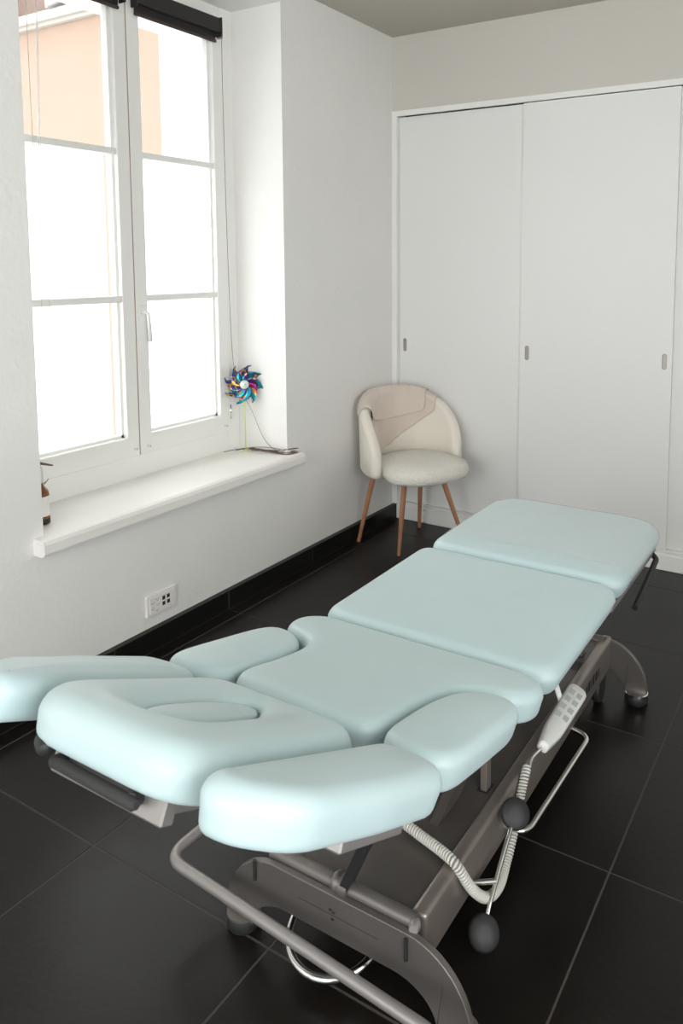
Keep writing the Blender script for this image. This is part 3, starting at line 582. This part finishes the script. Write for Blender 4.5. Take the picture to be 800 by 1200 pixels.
# ================================================================ TUB CHAIR
CC = Vector((0.362, -0.322, 0)); FA = math.atan2(-0.43, 0.90)       # facing direction
ch = empty('tub_chair', CC, FA - PI / 2)                              # local +Y is forward
tag(ch, 'cream upholstered tub chair with slanting wooden legs standing in the corner', 'chair')
def c2l(p): return ch_inv @ Vector(p)
ch_inv = (Matrix.Translation(CC) @ Matrix.Rotation(FA - PI / 2, 4, 'Z')).inverted()
TM = math.radians(104.5)
def ztop(th): return 0.445 + 0.385 * math.sqrt(max(0.0, 1 - min(1, abs(th) / math.radians(105.5)) ** 2.6))
def shellpt(th, rad, z):
    return Vector((math.sin(th) * rad * 1.0, -math.cos(th) * rad * 0.96, z))
V, Fc = [], []; NA, prof_n = 56, 0
for i in range(NA + 1):
    th = -TM + 2 * TM * i / NA; zt = ztop(th); e = abs(th) / TM; tk = 0.030 * min(1, (1.0001 - e) / 0.04 + 0.25)
    ro, ri = 0.292, 0.292 - 0.058; rm = (ro + ri) / 2; hw = (ro - ri) / 2 * (1 if e < 0.97 else math.sqrt(max(0.02, 1 - ((e - 0.97) / 0.03) ** 2)))
    lean = lambda z: 0.010 * (z - 0.40) / 0.4
    zb = 0.418 + (0.010 if e > 0.97 else 0)
    pr = [(rm - hw * 0.6, zb), (rm + hw * 0.6, zb), (rm + hw, zb + 0.02), (rm + hw, (zb + zt) / 2), (rm + hw, zt - 0.035)]
    for k in range(1, 6): a = PI * k / 6; pr.append((rm + hw * math.cos(a), zt - 0.03 + 0.03 * math.sin(a)))
    pr += [(rm - hw, zt - 0.035), (rm - hw, (zb + zt) / 2), (rm - hw, zb + 0.02)]
    prof_n = len(pr)
    for r_, z_ in pr: V.append(tuple(shellpt(th, r_ + lean(z_), z_)))
for i in range(NA):
    for k in range(prof_n): Fc.append((i * prof_n + k, i * prof_n + (k + 1) % prof_n, (i + 1) * prof_n + (k + 1) % prof_n, (i + 1) * prof_n + k))
Fc += [tuple(range(prof_n)), tuple(NA * prof_n + k for k in range(prof_n))]
obj('backrest', V, Fc, M_BACKF, ch, True, angle=70)
# seat cushion: rounded, bulging past the arms at the front
so = [Vector((0.252 * math.copysign(abs(math.cos(a)) ** 0.8, math.cos(a)), 0.045 + 0.245 * math.copysign(abs(math.sin(a)) ** 0.85, math.sin(a)))) for a in [2 * PI * k / 64 for k in range(64)]]
so = [Vector((p.x * (0.90 if p.y < 0.05 else 0.90 + 0.12 * min(1, (p.y - 0.05) / 0.1)), p.y)) for p in so]
P = ccw(so); ct = Vector((0, 0.045))
rr = [([ct + (p - ct) * s for p in P], h) for s, h in ((0.80, 0.402), (0.92, 0.405), (0.975, 0.415), (1.0, 0.434), (0.99, 0.452), (0.955, 0.470), (0.88, 0.484), (0.7, 0.493), (0.4, 0.498))]
obj('seat', *sweep(rr, lambda u, v, h: Vector((u, v + 0.008, h)), 0.499), M_BOUCLE, ch, True)
for top, bot in (((0.404, -0.488, 0.412), (0.381, -0.511, 0)), ((0.205, -0.470, 0.425), (0.082, -0.449, 0)), ((0.300, -0.135, 0.412), (0.262, -0.085, 0)), ((0.470, -0.230, 0.412), (0.585, -0.150, 0))):
    a, b = c2l(top), c2l(bot); obj('leg', *tube([a, a.lerp(b, 0.3), a.lerp(b, 0.97), b], [0.0155, 0.0145, 0.0098, 0.0085], 14), M_WOOD, ch, True, angle=50)

# ================================================================ BLANKET over the chair back
bl = obj.__call__ if False else None
def drape(th0, th1, inner_z, outer_z, offs, seed, n=70, m=34):
    rnd = random.Random(seed); ph = [rnd.uniform(0, 6.28) for _ in range(6)]; V, Fc = [], []
    for i in range(n + 1):
        t = i / n; th = th0 + (th1 - th0) * t; zt = ztop(th); ro = 0.292 + 0.010; ri = 0.234 + 0.010; rm = (ro + ri) / 2; hw = (ro - ri) / 2 + 0.003 + offs * 0.5; rm -= offs * 0.5
        zi = inner_z(t); zo = min(outer_z(t), zt - 0.03)
        Lo = zt - 0.03 - zo; arc = PI * hw * 0.9; Li = max(0.005, zt - 0.03 - zi); tot = Lo + arc + Li
        for k in range(m + 1):
            s = tot * k / m
            if s < Lo: r_, z_ = rm + hw, zo + s; w_ = 1 - s / max(Lo, 1e-6)
            elif s < Lo + arc: a = (s - Lo) / arc * PI; r_, z_ = rm + hw * math.cos(a), zt - 0.03 + (0.033 + offs) * math.sin(a); w_ = 0.15
            else: d = s - Lo - arc; r_, z_ = rm - hw, zt - 0.03 - d; w_ = d / Li
            fold = (math.sin(th * 5 + z_ * 6 + ph[0]) * 0.6 + math.sin(th * 11 - z_ * 14 + ph[1]) * 0.3 + math.sin(th * 23 + z_ * 8 + ph[2]) * 0.12)
            amp = 0.0035 + 0.010 * min(1, w_)
            r_ += (fold * amp + amp * 0.9) * (-1 if s >= Lo + arc * 0.5 else 0.15)
            V.append(tuple(shellpt(th, r_, z_ + 0.0015 * math.sin(th * 31 + ph[3]))))
    for i in range(n):
        for k in range(m): a = i * (m + 1) + k; Fc.append((a, a + 1, a + m + 2, a + m + 1))
    return V, Fc
bk = empty('folded_blanket', CC + Vector((0, 0, 0.82)), FA - PI / 2); tag(bk, 'beige blanket draped over the back of the cream chair', 'blanket')
D = math.radians
def solid(o, t):
    md = o.modifiers.new('thickness', 'SOLIDIFY'); md.thickness = t; md.offset = 0
    return o
# local +X of the chair is on the viewer's left when it faces the viewer, so the left side in the photo is negative theta * -1
SGN = 1
v, f = drape(D(-64) * SGN, D(66) * SGN, lambda t: 0.705 - 0.205 * min(1, t / 0.56), lambda t: 0.775, 0.001, 3)
solid(obj('lower_layer', v, f, M_BLANKET, bk, True, off=(0, 0, 0.82)), 0.005)
v, f = drape(D(-50) * SGN, D(70) * SGN, lambda t: 0.722 - 0.055 * math.sin(PI * min(1, t * 1.02)) ** 0.6, lambda t: 0.785, 0.013, 8)
solid(obj('upper_layer', v, f, M_BLANKET, bk, True, off=(0, 0, 0.82)), 0.005)

# ================================================================ WINDOW SILL THINGS
SZ = SB + 0.060
# pinwheel
pw = empty('pinwheel', (-0.192, -1.036, SZ)); tag(pw, 'rainbow foil pinwheel on a lime green stick on the window sill', 'pinwheel')
pc_ = Vector((-0.192, -1.040, SZ + 0.335)); PO = (-0.192, -1.036, SZ)
obj('stick', *tube([(-0.192, -1.034, SZ + 0.001), (-0.193, -1.034, SZ + 0.34)], 0.0028, 8), M_STEM, pw, True, off=PO)
obj('stick_foot', *revolve([(0.010, 0.0), (0.010, 0.004), (0.004, 0.010)], 12, PO), M_STEM, pw, True, off=PO)
ax = (Vector((2.40, -3.83, 1.45)) - pc_).normalized(); ax = (ax + Vector((0.15, 0.05, -0.02))).normalized(); e1 = Vector((0, 0, 1)).cross(ax).normalized(); e2 = ax.cross(e1)
for k in range(8):
    a0 = 2 * PI * k / 8 + 0.22; V, Fc = [], []; n_, m_ = 12, 5
    for i in range(n_ + 1):
        t = i / n_; r_ = 0.010 + 0.092 * t; sw = -0.62 * t * t; wd = (0.007 + 0.025 * math.sin(PI * min(1, t * 1.18) ** 0.8)) if t < 0.84 else 0.0165 * (1 - t) / 0.16 + 0.0006
        a = a0 + sw; c_ = Vector((math.cos(a), math.sin(a))) * r_; tn = Vector((-math.sin(a), math.cos(a)))
        for j in range(m_ + 1):
            s_ = (j / m_ - 0.5) * 2; q = c_ + tn * wd * s_; lift = 0.012 + 0.013 * s_ * (1 - 0.4 * t) + 0.004 * math.cos(s_ * 1.5)
            V.append(tuple(pc_ + e1 * q.x + e2 * q.y + ax * lift))
    for i in range(n_):
        for j in range(m_): b_ = i * (m_ + 1) + j; Fc.append((b_, b_ + 1, b_ + m_ + 2, b_ + m_ + 1))
    solid(obj('petal', V, Fc, M_FOIL, pw, True, off=PO), 0.0008)
obj('hub', *revolve([(0.012, 0.0), (0.021, 0.012), (0.022, 0.026), (0.019, 0.031), (0.008, 0.033)], 20, pc_, ax), mat('pearl_hub', (0.78, 0.80, 0.76), 0.25, metal=0.2), pw, True, off=PO)
obj('hub_jewel', *revolve([(0.007, 0.033), (0.006, 0.036), (0.002, 0.038)], 10, pc_, ax), mat('mint_jewel', (0.35, 0.75, 0.45), 0.2), pw, True, off=PO)
# amber bottle half hidden behind the niche edge
bo = empty('amber_bottle', (-0.085, -2.212, SZ)); tag(bo, 'amber glass bottle with white label standing on the sill behind the niche edge', 'bottle'); OO = (-0.085, -2.212, SZ)
obj('glass_body', *revolve([(0.024, 0.0), (0.030, 0.003), (0.031, 0.010), (0.031, 0.110), (0.028, 0.122), (0.018, 0.134), (0.0125, 0.142), (0.0125, 0.152)], 28, OO), M_AMBER, bo, True, off=OO)
V, Fc = revolve([(0.0314, 0.032), (0.0314, 0.104)], 28, OO); obj('label', V, Fc[:-2], M_LABEL, bo, True, off=OO)
obj('base_cup', *revolve([(0.0255, -0.0 + 0.0005), (0.0314, 0.004), (0.0314, 0.022), (0.0305, 0.023)], 28, OO), M_BLACK, bo, True, off=OO)
obj('neck', *revolve([(0.0135, 0.150), (0.0145, 0.154), (0.0145, 0.200), (0.010, 0.212)], 20, OO), mat('clear_cap', (0.70, 0.68, 0.66), 0.15), bo, True, off=OO)
obj('spray_lever', *tube(fillet([(-0.110, -2.225, SZ + 0.218), (-0.085, -2.212, SZ + 0.222), (-0.035, -2.190, SZ + 0.216)], 0.02), [0.006] + [0.0055] * 7 + [0.003], 8), M_STRING, bo, True, off=OO)
obj('neck_wire', *tube([(-0.085 + 0.030 * math.cos(a), -2.212 + 0.030 * math.sin(a), SZ + 0.150 + 0.012 * math.sin(a * 2)) for a in [2 * PI * k / 24 for k in range(24)]], 0.0012, 6, closed=True), M_STRING, bo, True, off=OO)

# roller blinds
def blind(y0, y1, label):
    b = empty('roller_blind', (XF, (y0 + y1) / 2, 2.6)); tag(b, label, 'blind', None); O = (XF, (y0 + y1) / 2, 2.6)
    obj('cassette', *bevel_box(XF + 0.002, XF + 0.040, y0, y1, 2.606, 2.672, 0.006), M_BLIND, b, off=O)
    obj('blind_fabric', *bevel_box(XF + 0.006, XF + 0.012, y0 + 0.010, y1 - 0.012, 2.573, 2.608, 0.001, 1), M_BLIND, b, off=O)
    obj('bottom_rail', *bevel_box(XF + 0.004, XF + 0.018, y0 + 0.008, y1 - 0.010, 2.563, 2.576, 0.003, 1), M_DARKGAP, b, off=O)
    for y in (y0 - 0.004, y1 - 0.004): obj('end_bracket', *bevel_box(XF + 0.002, XF + 0.044, y, y + 0.008, 2.59, 2.676, 0.003, 1), M_BLIND, b, off=O)
    return b, O
b1, O1 = blind(-1.590, -1.105, 'black roller blind wound up on the window leaf beside the niche corner')
b2, O2 = blind(-2.150, -1.650, 'black roller blind wound up on the window leaf above the amber bottle')
cordpts = catmull([(XF + 0.045, -1.112, 2.60), (-0.212, -1.118, 2.3), (-0.205, -1.117, 1.6), (-0.20, -1.100, 1.05), (-0.185, -1.055, 0.90), (-0.160, -1.015, 0.80), (-0.110, -1.00, 0.68), (-0.05, -0.995, 0.625), (0.0, -0.985, 0.612)], 8)
obj('pull_cord', *tube(cordpts, 0.0012, 6), M_STRING, b1, True, off=O1)
obj('cord_bracket', *bevel_box(XF - 0.012, XF + 0.03, -1.098, -1.086, 2.585, 2.665, 0.003, 1), M_GREYM, b1, off=O1)
# loose cord bundle on the sill
cb = empty('cord_bundle', (-0.10, -1.02, SZ)); tag(cb, 'tangle of thin brown cord lying on the window sill under the pinwheel', 'cord'); CO = (-0.10, -1.02, SZ)
rnd = random.Random(11)
for q in range(5):
    P_ = [(-0.245, -1.135, 0.003), (-0.215, -1.075, 0.010), (-0.18, -1.02, 0.008), (-0.12, -1.005, 0.010), (-0.05, -1.0, 0.008), (0.01, -1.0 + 0.06, 0.005), (0.045, -0.935, 0.004), (0.062, -0.955, 0.004), (0.03, -0.995, 0.004), (-0.06, -1.02, 0.006), (-0.16, -1.035, 0.008)]
    if q: P_ = P_[1:]
    P_ = [(a + rnd.uniform(-0.008, 0.008), min(b + rnd.uniform(-0.008, 0.008), -0.99 if a < 0.028 else 0), SZ + max(0.002, c_ + rnd.uniform(-0.004, 0.006) + (0.018 * math.sin(PI * k / 10) if q == 3 else 0))) for k, (a, b, c_) in enumerate(P_)]
    obj('cord_loop', *tube(catmull(P_, 6), 0.0014, 6), M_STRING, cb, True, off=CO)
# pale wand and loops of the left blind
wd = obj('blind_wand', *tube([(-0.205, -2.052, 2.60), (-0.215, -2.062, 1.95), (-0.222, -2.070, 1.48)], 0.0048, 8), M_COVER, b2, True, off=O2)
obj('pull_cord', *tube(catmull([(-0.215, -2.09, 2.6), (-0.217, -2.085, 1.6), (-0.215, -2.08, 1.2), (-0.19, -2.11, 1.02), (-0.15, -2.17, 0.94)], 8), 0.0013, 6), M_PALE, b2, True, off=O2)
obj('pull_cord', *tube(catmull([(-0.215, -2.055, 1.5), (-0.217, -2.048, 1.2), (-0.205, -2.07, 1.0), (-0.16, -2.15, 0.88)], 8), 0.0013, 6), M_PALE, b2, True, off=O2)

# ================================================================ WALL SOCKET
so_ = empty('wall_socket', (WX, -1.79, 0.178)); tag(so_, 'white power socket plate with four dark square ports above the black skirting', 'socket'); QO = (WX, -1.79, 0.178)
pl_ = obj('face_plate', *bevel_box(WX, WX + 0.012, -1.866, -1.714, 0.134, 0.222, 0.004, 2), M_SOCK, so_, off=QO)
obj('centre_insert', *bevel_box(WX + 0.008, WX + 0.0145, -1.852, -1.728, 0.146, 0.210, 0.002, 1), M_SOCK, pl_, off=QO)
for y in (-1.783, -1.759):
    for z in (0.168, 0.191): obj('port', *bevel_box(WX + 0.012, WX + 0.0152, y - 0.0075, y + 0.0075, z - 0.008, z + 0.008, 0.0008, 1), M_SOCKD, so_, off=QO)
for cy_, cz_ in ((-1.838, 0.188), (-1.838, 0.164), (-1.816, 0.198), (-1.812, 0.176), (-1.818, 0.154)):
    for dy, dz in ((-0.006, 0), (0.006, 0.001), (0, -0.004)):
        obj('pin_hole', *revolve([(0.0017, 0.0), (0.0017, 0.0008)], 8, (WX + 0.0143, cy_ + dy, cz_ + dz), (1, 0, 0)), M_SOCKD, so_, off=QO)
